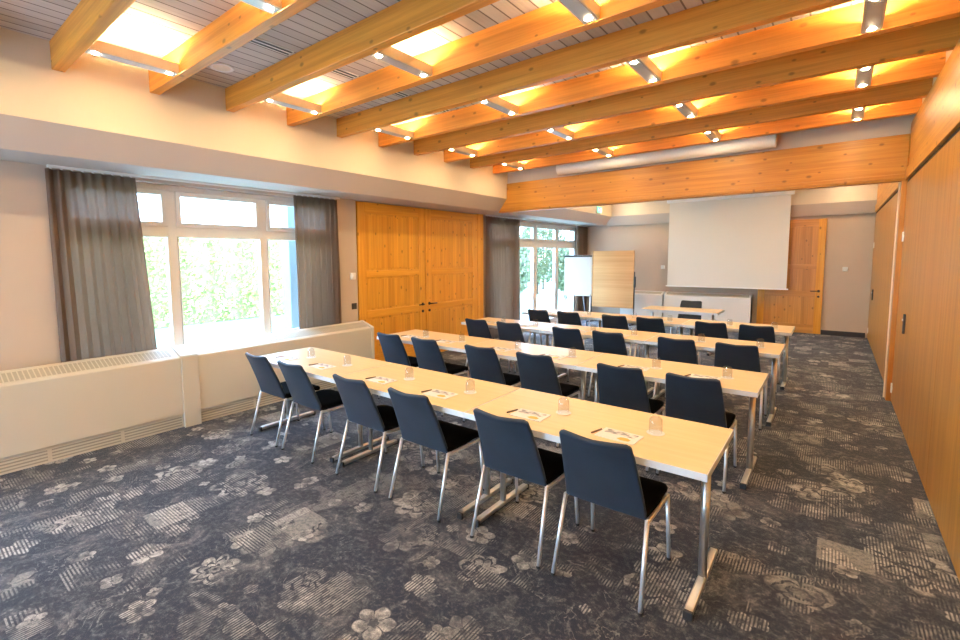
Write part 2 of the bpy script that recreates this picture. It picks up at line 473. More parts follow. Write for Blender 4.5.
# back wall
m = MB(); m.box(XWO, XR + .3, YB, YB + .2, 0, ZT + .06)
struct('wall_back', m, 'plaster', 'pale taupe far wall behind the projection screen', 'wall')
WX0, WX1 = -5.15, -2.0  # opening in the front wall, added to let daylight in from behind
m = MB(); m.box(XWO, WX0, YF - .2, YF, 0, ZT + .06); m.box(WX1, XR + .3, YF - .2, YF, 0, ZT + .06); m.box(WX0, WX1, YF - .2, YF, 0, .04); m.box(WX0, WX1, YF - .2, YF, 2.5, ZT + .06)
struct('wall_front', m, 'plaster', 'beige wall with a window added for daylight behind the viewer', 'wall')
m = MB(); m.box(-.165, XR - .03, YB - .018, YB, 0, .10)
struct('baseboard_back', m, 'skirting', 'dark skirting board right of the far pine door', 'baseboard', bevel=.003)
# right wall: plaster core, upper pine panel, laminate panels
m = MB(); m.box(XR + .03, XR + .3, YF - .2, YB + .2, 0, ZT + .06)
struct('wall_right', m, 'plaster_warm', 'white plaster strip above the wood panelling on the right', 'wall')
for i, (y0, y1, lab) in enumerate(((YF, 7.34, 'orange pine board above the near right-hand panelling'), (7.5, YUB, 'orange pine board above the far right-hand panelling'))):
    m = MB(); m.box(XR - .005, XR + .03, y0, y1, 2.67, 3.155)
    m.box(XR - .022, XR + .03, y0, y1, 2.53, 2.665)
    struct('trim_%d' % (3 + i), m, 'laminate_top', lab, 'trim', bevel=.004)
m = MB(); m.box(XR + .004, XR + .03, YF, YB, 2.50, 2.53)
struct('trim_5', m, 'dark_gap', 'dark shadow groove along the top of the right-hand panelling', 'trim')

def lam_door(n, y0, y1, label):
    t = thing('door_%d' % n, label, 'panel', (XR, (y0 + y1) / 2, 0), 0, None, 'structure')
    w = (y1 - y0) / 2 - .0015
    MB().box(0, .028, -w, w, .012, 2.50).build('panel', 'laminate', t, bevel=.002)
    return t
def lam_hinge(t, y, z):
    h = MB().box(-.012, 0, y - .022, y + .022, z - .055, z + .055).box(-.006, 0, y - .055, y + .055, z - .018, z + .018).build('hinge', 'white_plastic', t, bevel=.003)
    h['label'] = 'small silvery hinge plate'
def lam_lock(t, y, z):
    h = MB().prism([(y - .02, z - .10), (y + .02, z - .10), (y + .026, z - .07), (y + .026, z + .08), (y + .015, z + .10), (y - .015, z + .10), (y - .026, z + .08), (y - .026, z - .07)], 'x', -.018, 0)
    h = h.build('recessed_pull', 'black_plastic', t, bevel=.003); h['label'] = 'dark recessed pull handle'
    MB().tube((-.026, y, z + .04), (-.018, y, z + .04), .011, n=14).build('keyhole', 'steel', h)
ys = [YF, -1.05, .85, 2.75, 4.62, 6.05, 7.37]
labs = ['laminate wall panel behind the viewer', 'laminate wall panel beside the viewer', 'orange-brown laminate wall panel nearest the viewer',
        'orange-brown laminate wall panel, second nearest on the right wall', 'orange-brown laminate wall panel just before the one with the dark pull', 'orange-brown laminate wall panel with dark pull and two hinges']
for i in range(6):
    t = lam_door(4 + i, ys[i], ys[i+1], labs[i])
    if i == 5:
        lam_lock(t, 6.56 - (ys[5] + ys[6]) / 2, 1.0); lam_hinge(t, 7.31 - (ys[5] + ys[6]) / 2, 1.90); lam_hinge(t, 7.31 - (ys[5] + ys[6]) / 2, .17)
m = MB(); m.box(XR - .045, XR + .03, 7.37, 7.52, 0, 2.53)
struct('trim_6', m, 'laminate_post', 'upright orange wooden post under the end of the big cross beam', 'post', bevel=.003)
m = MB(); m.box(XR - .058, XR - .02, 7.52, 7.535, 0, 2.53)
struct('trim_7', m, 'edge_pale', 'pale edging strip on the far side of the wooden post', 'trim')
ys2 = [7.54, 9.27, 11.0, YB - .01]
labs2 = ['far laminate wall panel directly beyond the wooden post', 'middle laminate panel of the far right wall', 'laminate wall panel in the far corner with a small dark pull']
for i in range(3):
    t = lam_door(10 + i, ys2[i], ys2[i+1], labs2[i])
    if i == 2:
        c = (ys2[2] + ys2[3]) / 2
        lam_lock(t, 11.75 - c, .95); lam_hinge(t, 12.45 - c, 1.88); lam_hinge(t, 12.5 - c, .18)

# header beam with its plaster wall above
m = MB(); m.prism([(XU, 3.035), (XU, ZC), (XF, 2.525), (XR - .004, 2.525), (XR - .004, 3.035)], 'y', 7.35, 7.49)
m.box(XF + .06, XR - .004, 7.335, 7.35, 2.545, 2.60)
tag(m.build('cross_beam', 'header', bevel=.006), 'deep orange glulam cross beam spanning the room before the screen', 'beam')
m = MB(); m.box(XU, XR + .03, 7.38, 7.47, 3.035, ZT)
struct('wall_middle', m, 'plaster', 'grey plaster strip above the deep cross beam', 'wall')
m = MB(); m.tube((-3.60, 7.235, 3.145), (-.64, 7.235, 3.145), .098, n=32)
m.box(-3.3, -3.26, 7.3, 7.378, 3.10, 3.18); m.box(-.98, -.94, 7.3, 7.378, 3.10, 3.18)
tag(m.build('screen_roll', 'tube', smooth=False), 'long white round housing above the deep cross beam', 'screen housing')
bpy.data.objects['screen_roll'].modifiers.new('bevel', 'BEVEL').width = .004

# ceiling beams
BW = .082
bl = None
for k in range(-7, 18):
    yf = 1.028 + .662 * k
    if k > 9 and yf < 7.6: continue
    if yf > 12.52: continue
    if 0 <= k <= 9: lab = '%s orange ceiling beam from the viewer' % ORD[k]
    elif k < 0: lab = 'orange ceiling beam overhead behind the viewer'
    else: lab = 'orange ceiling beam hidden beyond the deep cross beam'
    if bl is None:
        m = MB(); m.box(0, XR + .03 - XU + .10, -BW, 0, 0, ZT - ZB)
        bl = m.build('ceiling_beam', 'beam', bevel=.006, loc=(XU - .10, yf, ZB)); o = bl
    else:
        o = bl.copy(); COL.objects.link(o); o.location = (XU - .10, yf, ZB)
    tag(o, lab, 'beam', 'orange ceiling beams')

# lamp fixtures
def make_lamp(L):
    t = thing('ceiling_lamp', '', 'ceiling lamp', (0, 0, 0))
    m = MB(); m.box(-.052, -.044, -L/2, L/2, 0, .075); m.box(.044, .052, -L/2, L/2, 0, .075); m.box(-.044, .044, -L/2, L/2, .004, .012)
    m.box(-.044, .044, -L/2, -L/2 + .006, .012, .06); m.box(-.044, .044, L/2 - .006, L/2, .012, .06)
    m.build('housing', 'fixture_side', t)
    m = MB(); m.box(-.040, .040, -L/2 + .005, L/2 - .005, -.002, .004); m.build('underside', 'aluminium', t)
    m = MB(); m.tube((0, -L/2 + .05, .055), (0, L/2 - .05, .055), .016, n=10); m.build('uplight_tube', 'lamp', t)
    for s in (-1, 1):
        m = MB(); m.lathe([(0, -.005), (.019, -.005), (.022, -.002)], (0, s * (L/2 - .05), 0), 16); m.build('downlight', 'spot', t)
    return t
GAP = .662 - BW - .004
lx = [-4.10, -2.62, -1.245, .11]
colname = ['left-hand', 'second from left', 'third from left', 'right-hand']
gapname = {0: 'nearest lit gap, between first and second beams', 2: 'second lit gap, between third and fourth beams', 4: 'third lit gap, between fifth and sixth beams',
           6: 'fourth lit gap, between seventh and eighth beams', 8: 'last lit gap, between ninth and tenth beams'}
lamp = make_lamp(GAP); first = True
for k in (-6, -4, -2, 0, 2, 4, 6, 8, 10, 12, 14, 16):  # rows behind the viewer and past the cross beam are added for light
    yc = 1.028 + .662 * k + (.662 - BW) / 2
    if k >= 10: yc = 1.028 + .662 * k + (.662 - BW) / 2
    for j, x in enumerate(lx):
        if k == 16 and j in (1, 2): continue
        if k in gapname: lab = '%s box lamp in the %s' % (colname[j], gapname[k])
        elif k < 0: lab = 'unseen box lamp added for light overhead behind the viewer'
        else: lab = 'box lamp added for light, hidden beyond the deep cross beam'
        g = 'box lamps between the beams'
        if first:
            o = lamp; o.location = (x, yc, ZB + .005); first = False; o['label'] = lab; o['group'] = g
        else: o = dup(lamp, (x, yc, ZB + .005), 0, lab, g)

# ceiling vents and detector
vp = None
for k, (gap, nm) in enumerate(((1, 'second and third'), (2, 'third and fourth'), (3, 'fourth and fifth'), (4, 'fifth and sixth'))):
    y0 = 1.028 + .662 * gap + .025
    lab = 'dark slotted air vent in the ceiling between %s beams' % nm
    if vp is None:
        vp = thing('air_vent', lab, 'vent', (-3.49, y0 + .265, ZT), 0, 'slotted ceiling air vents')
        MB().box(-.05, .05, -.265, .265, -.006, 0).build('frame', 'white_plastic', vp)
        MB().box(-.036, -.012, -.26, .26, -.008, -.006).box(.012, .036, -.26, .26, -.008, -.006).build('slot', 'black_plastic', vp)
    else: dup(vp, (-3.49, y0 + .265, ZT), 0, lab)
t = thing('ceiling_speaker', 'round pale flush speaker in the ceiling near the left wall', 'ceiling speaker', (-4.2, 2.02, ZT))
MB().lathe([(.070, -.004), (.085, -.007), (.10, -.004), (.10, 0)], n=32).build('rim', 'white_plastic', t, smooth=True)
MB().lathe([(0, -.004), (.070, -.004)], n=32).build('grille', 'fixture_side', t)

# ---------------------------------------------------------------- windows
def window(n, y0, y1, z0, z1, mull, zt0, zt1, label, x=-5.55, handle=(), lw_=.045):
    t = thing('window_%d' % n, label, 'window', (x, (y0 + y1) / 2, z0), 0, None, 'structure')
    c = (y0 + y1) / 2
    fr = MB()
    D0_, D1_ = -.035, .035
    fr.box(D0_, D1_, y0 - c, y0 - c + .07, 0, z1 - z0); fr.box(D0_, D1_, y1 - c - .07, y1 - c, 0, z1 - z0)
    fr.box(D0_, D1_, y0 - c + .07, y1 - c - .07, 0, .07); fr.box(D0_, D1_, y0 - c + .07, y1 - c - .07, z1 - z0 - .06, z1 - z0)
    fr.box(D0_, D1_, y0 - c + .07, y1 - c - .07, zt0 - z0, zt1 - z0)
    for yv in mull: fr.box(D0_ + .001, D1_ + .001, yv - c - .045, yv - c + .045, .07, z1 - z0 - .06)
    fr.build('window_frame', 'frame_white', t, bevel=.004)
    edges = [y0 + .07] + sum([[a - .045, a + .045] for a in mull], []) + [y1 - .07]
    sashes = []
    for i in range(0, len(edges), 2):
        a, b = edges[i] - c, edges[i+1] - c
        for (za, zb, w) in ((.07, zt0 - z0, lw_), (zt1 - z0, z1 - z0 - .06, .05)):
            q = MB(); X0, X1 = -.02, .05
            q.box(X0, X1, a + .002, a + w, za + .002, zb - .002); q.box(X0, X1, b - w, b - .002, za + .002, zb - .002)
            q.box(X0, X1, a + w, b - w, za + .002, za + w); q.box(X0, X1, a + w, b - w, zb - w, zb - .002)
            sh = q.build('sash', 'frame_white', t, bevel=.004)
            MB().box(.006, .012, a + w - .005, b - w + .005, za + w - .005, zb - w + .005).build('pane', 'glass', sh)
            if za < .1 and (i // 2) in handle:
                MB().box(.05, .062, b - w/2 - .012, b - w/2 + .012, (zb - za) * .45, (zb - za) * .45 + .14).build('handle', 'white_plastic', sh, bevel=.003)
    return t
window(1, W1[0], W1[1], W1[2], W1[3], (2.03, 3.07), 1.96, 2.06, 'wide white framed near window with upper lights, looking onto a hedge', handle=(), lw_=.012)
window(2, W2[0], W2[1], W2[2], W2[3], (8.80, 9.90, 11.02), 1.97, 2.08, 'tall white framed far window with upper lights, behind the flip chart', handle=(1, 2))
window(3, W0[0], W0[1], W0[2], W0[3], (-2.75, -1.55), 1.96, 2.06, 'unseen white framed window added for daylight on the left wall behind the viewer', lw_=.012)  # added out of view to throw daylight on the near floor
wf = window(4, WX0, WX1, .04, 2.50, (-4.1, -3.05), 1.96, 2.06, 'unseen white framed window added for daylight in the wall behind the viewer', lw_=.012)  # added behind the camera, brings bluish daylight to floor and chair backs
wf.location = ((WX0 + WX1) / 2, YF - .12, .04); wf.rotation_euler = (0, 0, PI/2)
for q in wf.children: pass
# curtain rails
for i, (y0, y1, lab) in enumerate(((1.0, 4.14, 'white curtain rail under the soffit at the near window'), (7.68, YB - .02, 'white curtain rail under the soffit at the far window'))):
    m = MB(); m.box(XL + .035, XL + .06, y0, y1, ZS - .022, ZS)
    struct('trim_%d' % (8 + i), m, 'white_plastic', lab, 'curtain rail')

def curtain(y0, y1, yb0, yb1, z0, z1, folds, label, seed):
    rnd = random.Random(seed)
    nx, nz = folds * 14, 14
    bm = bmesh.new(); rows = []
    ph = [rnd.uniform(-.5, .5) for _ in range(folds + 2)]
    am = [rnd.uniform(.65, 1.15) for _ in range(folds + 2)]
    for j in range(nz + 1):
        s = j / nz; z = z1 + (z0 - z1) * s
        row = []
        a0, a1 = y0 + (yb0 - y0) * s, y1 + (yb1 - y1) * s
        for i in range(nx + 1):
            t = i / nx; f = t * folds; k = int(min(f, folds - 1)); fr = f - k
            A = (am[k] * (1 - fr) + am[k+1] * fr) * (.018 + .017 * min(1, s * 1.6))
            P = ph[k] * (1 - fr) + ph[k+1] * fr
            x = A * math.sin(2 * PI * f + P * min(1, s * 2)) + .004 * math.sin(7 * f + 5 * s)
            y = a0 + (a1 - a0) * t + .012 * math.sin(4 * PI * f + P * 3) * s
            row.append(bm.verts.new((x, y, z)))
        rows.append(row)
    for a, b in zip(rows, rows[1:]):
        for i in range(nx): bm.faces.new((a[i], a[i+1], b[i+1], b[i]))
    me = bpy.data.meshes.new('curtain'); bm.to_mesh(me); bm.free(); me.materials.append(M['curtain'])
    for p in me.polygons: p.use_smooth = True
    t = thing('curtain', label, 'curtain', (XL + .045, 0, 0), 0, 'taupe sheer curtains')
    o = bpy.data.objects.new('drape', me); COL.objects.link(o); o.parent = t
    so = o.modifiers.new('thick', 'SOLIDIFY'); so.thickness = .0015
    g = MB()
    n = folds
    for i in range(n):
        yy = y0 + (y1 - y0) * (i + .5) / n
        g.box(-.004, .004, yy - .008, yy + .008, z1, z1 + .012)
    g.build('gliders', 'white_plastic', t)
    return t
curtain(.985, 1.67, 1.0, 1.83, .03, 2.515, 9, 'taupe sheer curtain at the near end of the near window', 1)
curtain(3.42, 4.10, 3.42, 4.12, .03, 2.515, 8, 'taupe sheer curtain between the near window and the thermostat', 2)
curtain(7.675, 8.97, 7.69, 9.02, .03, 2.515, 13, 'wide taupe curtain right beside the pine double doors', 3)
curtain(11.93, 12.62, 11.93, 12.60, .03, 2.515, 8, 'taupe curtain in the far corner behind the flip chart', 4)

# ---------------------------------------------------------------- pine doors on the left wall
def pine_door(n, y0, y1, label, hside):
    c = (y0 + y1) / 2; w = (y1 - y0) / 2
    t = thing('door_%d' % n, label, 'door', (XL, c, 0), 0, None, 'structure')
    MB().box(-.045, -.012, -w + .002, w - .002, .008, ZS - .012).build('leaf', 'pine_door', t)
    fr = MB(); S_ = .15
    fr.box(-.02, 0, -w + .002, -w + S_, .008, ZS - .012); fr.box(-.02, 0, w - S_, w - .002, .008, ZS - .012)
    fr.build('stile', 'pine_stile', t, bevel=.005)
    fr = MB()
    for z0, z1 in ((.008, .22), (.80, .915), (1.42, 1.52), (2.38, ZS - .012)): fr.box(-.02, -.001, -w + S_, w - S_, z0, z1)
    fr.build('rail', 'pine_rail', t, bevel=.005)
    for z0, z1 in ((.22, .80), (.915, 1.42), (1.52, 2.38)):
        MB().box(-.018, -.010, -w + S_ + .03, w - S_ - .03, z0 + .03, z1 - .03).build('panel', 'pine_door', t, bevel=.006)
    yh = hside * (w - .08)
    MB().tube((0, yh, .92), (.008, yh, .92), .026, n=18).build('rosette', 'bronze', t)
    hd = MB(); hd.path([(.005, yh, .92), (.05, yh, .92), (.055, yh - hside * .02, .92), (.055, yh - hside * .14, .918)], .010)
    hd.build('handle', 'bronze', t, smooth=True)
    MB().tube((0, yh, .80), (.010, yh, .80), .024, n=18).build('lock_rosette', 'bronze', t)
    return t
pine_door(1, D0 + .02, 5.945, 'knotty orange pine door leaf beside the thermostat', 1)
pine_door(2, 5.955, D1 - .20, 'knotty orange pine door leaf nearer the far curtain', -1)
m = MB(); m.box(XL - .05, XL + .004, D1 - .195, D1, 0, ZS)
struct('trim_10', m, 'pine_stile', 'orange pine jamb between double doors and far curtain', 'door jamb', bevel=.004)
# far pine door on back wall
cx = (-1.33 - .17) / 2; w = .58
t = thing('door_3', 'tall pine door partly hidden by the projection screen', 'door', (cx, YB, 0), 0, None, 'structure')
MB().box(-w, w, -.03, 0, .008, 2.46).build('leaf', 'pine_door_x', t)
m = MB(); m.box(-w, -w + .13, -.045, -.03, .008, 2.46).box(w - .13, w, -.045, -.03, .008, 2.46); m.build('stile', 'pine_stile', t, bevel=.005)
m = MB()
for z0, z1 in ((.008, .2), (.80, .92), (1.40, 1.50), (2.30, 2.46)): m.box(-w + .13, w - .13, -.044, -.03, z0, z1)
m.build('rail', 'pine_rail_x', t, bevel=.005)
hd = MB(); hd.path([(w - .07, -.045, .93), (w - .07, -.095, .93), (w - .09, -.10, .93), (w - .21, -.10, .928)], .010); hd.build('handle', 'bronze', t, smooth=True)
MB().tube((w - .07, -.045, .93), (w - .07, -.053, .93), .026, n=18).build('rosette', 'bronze', t)
MB().tube((w - .07, -.045, .81), (w - .07, -.055, .81), .022, n=18).build('lock_rosette', 'bronze', t)

# ---------------------------------------------------------------- radiator covers
def rad_cover(x_front, x_back, y0, y1, label, mat, rz, loc, ends=()):
    """profile in local frame: +x is towards the room"""
    L = y1 - y0
    t = thing('radiator_cover', label, 'radiator cover', loc, rz)
    D = x_front - x_back
    H0, H1 = .728, .80
    prof = [(-D, .0), (-.022, 0), (-.022, .138), (0, .142), (0, H0 - .012), (-.012, H0), (-.03, H0 + .004), (-D + .04, H1), (-D, H1)]
    m = MB(); m.prism(prof, 'y', -L/2, L/2); m.build('casing', mat, t, bevel=.003)
    # top grille on the slope
    sl = (H1 - (H0 + .004)) / (D - .07)
    g = MB(); n = max(8, int(L / .035))
    for i in range(n):
        ya = -L/2 + .05 + (L - .1) * i / n; yb = ya + (L - .1) / n * .72
        xs0, xs1 = -.05, -D + .075
        za, zb = H0 + .004 + (-xs0 - .03) * sl, H0 + .004 + (-xs1 - .03) * sl
        v = [g.bm.verts.new(p) for p in ((xs0, ya, za + .0025), (xs0, yb, za + .0025), (xs1, yb, zb + .0025), (xs1, ya, zb + .0025),
                                         (xs0, ya, za - .002), (xs0, yb, za - .002), (xs1, yb, zb - .002), (xs1, ya, zb - .002))]
        for q in ((0,1,2,3),(7,6,5,4),(0,4,5,1),(1,5,6,2),(2,6,7,3),(3,7,4,0)): g.bm.faces.new([v[k] for k in q])
    g.build('top_grille', 'slot', t)
    g = MB(); k = max(1, round(L / .6)); seg = L / k
    for s in range(k):
        for r in range(4):
            g.box(-.022, -.018, -L/2 + seg * s + .015, -L/2 + seg * (s + 1) - .015, .020 + r * .027, .032 + r * .027)
    g.build('base_grille', 'slot_low', t)
    for s in ends:
        yy = s * L / 2
        pr = [(-D - .0, .0), (.006, 0), (.006, H0 - .008), (-.008, H0 + .008), (-D + .04, H1 + .006), (-D, H1 + .006)]
        m = MB(); m.prism(pr, 'y', yy - (.05 if s > 0 else 0), yy + (0 if s > 0 else .05)); m.build('end_cheek', mat, t, bevel=.003)
    return t
XRF, XRB = -5.06, -5.322
rad_cover(XRF, XRB, -.25, 1.868, 'long cream radiator cover nearest the viewer', 'radiator', 0, (XRF, (1.868 - .25) / 2, 0))
rad_cover(XRF, XRB, 2.032, 4.44, 'cream radiator cover behind the left ends of the tables', 'radiator', 0, (XRF, (2.032 + 4.44) / 2, 0), ends=(1,))
prof = [(XRB, .0), (XRF + .018, 0), (XRF + .018, .728), (XRF + .002, .744), (XRB + .04, .808), (XRB, .808)]
m = MB(); m.prism(prof, 'y', 1.870, 2.030)
tag(m.build('joint_cover', 'radiator', bevel=.003), 'narrow cream upright strip joining the two long radiator covers', 'joint cover')
# back wall covers (room side faces -Y)
t = rad_cover(0, -.24, 0, 1.06, 'short white radiator cover behind the pinboard', 'radiator_white', -PI/2, (-3.84, YB - .25, 0), ends=(-1, 1))
t = rad_cover(0, -.24, 0, 1.86, 'white radiator cover under the projection screen', 'radiator_white', -PI/2, (-2.355, YB - .25, 0), ends=(-1, 1))

# ---------------------------------------------------------------- wall fittings
t = thing('thermostat', 'white thermostat on the wall left of the pine doors', 'thermostat', (XL, 4.37, 1.45))
MB().box(0, .028, -.045, .045, -.05, .05).build('housing', 'white_plastic', t, bevel=.006)
MB().tube((.028, 0, 0), (.036, 0, 0), .02, n=20).build('dial', 'white_plastic', t)
t = thing('light_switch', 'black light switch below the thermostat', 'light switch', (XL, 4.385, 1.01))
MB().box(0, .010, -.045, .045, -.045, .045).build('plate', 'black_plastic', t, bevel=.003)
MB().box(.010, .016, -.03, .03, -.03, .03).build('rocker', 'black_plastic', t, bevel=.002)
for nm, x, z, lab in (('wall_sensor', -3.39, 1.42, 'small white wall sensor left of the projection screen'), ('wall_thermostat', .17, 1.40, 'small white thermostat on the far wall right of the door')):
    t = thing(nm, lab, 'thermostat' if 'therm' in nm else 'sensor', (x, YB, z))
    MB().box(-.045, .045, -.03, 0, -.045, .045).build('housing', 'white_plastic', t, bevel=.006)
    MB().tube((0, -.03, 0), (0, -.037, 0), .018, n=18).build('dial', 'white_plastic', t)
t = thing('exit_sign', 'green emergency exit sign on the far left bulkhead', 'exit sign', (XU, 11.6, 2.79))
MB().box(0, .04, -.15, .15, 0, .16).build('housing', 'white_plastic', t, bevel=.004)
MB().box(.04, .043, -.14, .14, .012, .148).build('sign_face', 'sign_green', t)
m = MB(); # running figure, arrow and doorway in white
m.tube((.043, -.055, .118), (.046, -.055, .118), .011, n=12)
for a, b in (((-.055, .105), (-.05, .07)), ((-.05, .07), (-.075, .035)), ((-.05, .07), (-.03, .05)), ((-.03, .05), (-.03, .028)), ((-.055, .10), (-.03, .085)), ((-.055, .10), (-.08, .08)), ((-.01, .08), (.045, .08)), ((.045, .08), (.028, .097)), ((.045, .08), (.028, .063))):
    m.path([(.0445, a[0], a[1]), (.0445, b[0], b[1])], .0035, 6)
m.box(.043, .046, .065, .115, .025, .13)
m.build('running_figure', 'sign_white', t)

# ---------------------------------------------------------------- projection screen
t = thing('projection_screen', 'large white roll-down projection screen on the far wall', 'projection screen', (-1.99, 12.40, .95))
w = 1.205
MB().box(-w, w, -.0015, .0015, .02, 2.05).build('canvas', 'canvas', t)
m = MB(); m.prism([(-.05, 2.035), (.05, 2.035), (.06, 2.05), (.06, 2.10), (.045, 2.125), (-.045, 2.125), (-.06, 2.10), (-.06, 2.05)], 'x', -w - .055, w + .055)
m.build('casing', 'casing', t, bevel=.004)
m = MB(); m.box(-w - .035, w + .035, -.012, .012, 0, .028); m.build('bottom_bar', 'casing', t, bevel=.004)
m = MB()
for s in (-1, 1): m.box(s * .9 - .02, s * .9 + .02, .05, YUB - 12.40, 2.06, 2.10)
m.build('bracket', 'steel', t)

# ---------------------------------------------------------------- pinboard
def mk_pin():
    return wood('pinboard_brown_paper', (.50, .245, .08), (.62, .34, .135), 0, grain=.5, rough=.7, coat=0)
M['pin'] = mk_pin()
t = thing('pinboard', 'tall pinboard covered in brown paper beside the flip chart', 'pinboard', (-4.36, 11.85, 0))
MB().box(-.515, .515, -.012, .012, .45, 1.83).build('board', 'pin', t)
m = MB()
m.box(-.53, -.515, -.018, .018, .43, 1.845).box(.515, .53, -.018, .018, .43, 1.845).box(-.53, .53, -.018, .018, 1.83, 1.845).box(-.53, .53, -.018, .018, .40, .45)
m.build('frame', 'pin', t, bevel=.003)
for s in (-1, 1):
    p = MB(); p.box(s * .545 - .012, s * .545 + .012, -.012, .012, .03, 1.32); q = p.build('leg', 'black_plastic', t, bevel=.003)
    p = MB(); p.box(s * .545 - .02, s * .545 + .02, -.26, .26, 0, .03); p.build('foot', 'black_plastic', q, bevel=.006)
p = MB(); p.box(.533, .575, -.03, .03, .93, 1.20); p.build('clamp', 'black_plastic', t, bevel=.004)

# ---------------------------------------------------------------- flip chart
t = thing('flip_chart', 'white paper flip chart on a stand before the far window', 'flip chart', (-4.69, 10.5, 0), math.radians(0))
MB().box(-.345, .345, .0, .018, .79, 1.74).build('board', 'white_plastic', t, bevel=.004)
bm = MB()
for i in range(5): bm.box(-.335 , .335, -.012 + i * .0022, -.0105 + i * .0022, .80 - .004 * (i % 2), 1.71)
bm.build('paper_pad', 'paper', t)
MB().box(-.34, .34, -.022, .02, 1.695, 1.735).build('clamp_bar', 'black_plastic', t, bevel=.004)
for a in ((-.30, .78, -.42, -.30), (.30, .78, .42, -.30), (0, 1.6, 0, .55)):
    p = MB(); p.tube((a[0], .03, a[1]), (a[2], a[3], .02), .013, n=10); q = p.build('leg', 'steel', t, smooth=True)
    p = MB(); p.tube((a[2], a[3], 0), (a[2], a[3], .03), .018, n=10); p.build('rubber_foot', 'black_plastic', q)
MB().box(-.33, .33, -.075, -.02, .785, .80).build('pen_tray', 'steel', t, bevel=.003)

# ---------------------------------------------------------------- tables
def make_table(L, D=.70, inset=.065):
    t = thing('seminar_table', '', 'table')
    MB().box(-L/2 + .004, L/2 - .004, -D/2 + .004, D/2 - .004, .715, .741).build('tabletop', 'table', t)
    m = MB(); z0, z1 = .705, .7395
    m.box(-L/2, L/2, -D/2, -D/2 + .004, z0, z1); m.box(-L/2, L/2, D/2 - .004, D/2, z0, z1)
    m.box(-L/2, -L/2 + .004, -D/2 + .004, D/2 - .004, z0, z1); m.box(L/2 - .004, L/2, -D/2 + .004, D/2 - .004, z0, z1)
    m.build('edge_band', 'tedge', t)
    m = MB()
    for y in (-.2, .2): m.box(-L/2 + inset, L/2 - inset, y - .015, y + .015, .675, .705)
    m.build('under_frame', 'steel', t, bevel=.003)
    for s in (-1, 1):
        x = s * (L/2 - inset)
        m = MB(); m.tube((x, 0, .04), (x, 0, .69), .021, n=20, flat=.8)
        m.box(x - .02, x + .02, -.29, .29, .690, .7145)
        lg = m.build('leg', 'chrome', t, smooth=False, bevel=.0)
        for p in lg.data.polygons: p.use_smooth = len(p.vertices) == 4 and abs(p.normal.z) < .5 and abs(p.center.z - .365) < .2
        m = MB(); m.prism([(-.31, .012), (-.31, .038), (-.28, .044), (.28, .044), (.31, .038), (.31, .012)], 'x', x - .02, x + .02)
        ft = m.build('foot_bar', 'chrome', lg, bevel=.007, seg=3)
        for y in (-1, 1):
            m = MB(); m.box(x - .021, x + .021, y * .312 - .010, y * .312 + .010, 0, .040)
            m.build('foot_cap', 'black_plastic', lg, bevel=.003)
    return t
rowy = [2.265, 3.87, 5.50, 7.13]
rown = ['nearest', 'second', 'third', 'farthest']
segs = [(-4.42, -3.125), (-3.12, -1.757), (-1.752, -.39)]
sn = ['left', 'middle', 'right']
proto = {}
for r in range(4):
    sg = segs if r < 3 else [(-4.22, -2.885), (-2.88, -1.645), (-1.64, -.375)]
    if r == 1: sg = [(-4.36, -3.075), (-3.07, -1.75), (-1.745, -.375)]
    if r == 2: sg = [(-4.30, -2.985), (-2.98, -1.645), (-1.64, -.37)]
    for i, (a, b) in enumerate(sg):
        L = round(b - a, 3)
        lab = 'beech topped folding table, %s one of the %s table row' % (sn[i], rown[r])
        loc = ((a + b) / 2, rowy[r] + .35, 0)
        g = 'beech seminar tables in four rows'
        if L not in proto:
            o = make_table(L); proto[L] = o; o.location = loc; o['label'] = lab; o['group'] = g
        else: dup(proto[L], loc, 0, lab, g)
o = make_table(1.25, .64, .12); o.location = (-2.105, 9.20, 0)
o.name = 'speaker_table'; o['label'] = 'separate narrow beech table in front of the projection screen'

# ---------------------------------------------------------------- chairs (local: facing +Y)
def sheet(pts_fn, nu, nv, thick, name, mat, parent, sub=1):
    bm = bmesh.new(); g = [[bm.verts.new(pts_fn(i / nu, j / nv)) for j in range(nv + 1)] for i in range(nu + 1)]
    for i in range(nu):
        for j in range(nv): bm.faces.new((g[i][j], g[i+1][j], g[i+1][j+1], g[i][j+1]))
    bmesh.ops.recalc_face_normals(bm, faces=bm.faces)
    me = bpy.data.meshes.new(name); bm.to_mesh(me); bm.free(); me.materials.append(M[mat])
    for p in me.polygons: p.use_smooth = True
    o = bpy.data.objects.new(name, me); COL.objects.link(o); o.parent = parent
    s = o.modifiers.new('thick', 'SOLIDIFY'); s.thickness = thick; s.offset = 0
    b = o.modifiers.new('bevel', 'BEVEL'); b.width = thick * .38; b.segments = 3; b.angle_limit = math.radians(50); b.limit_method = 'ANGLE'
    return o
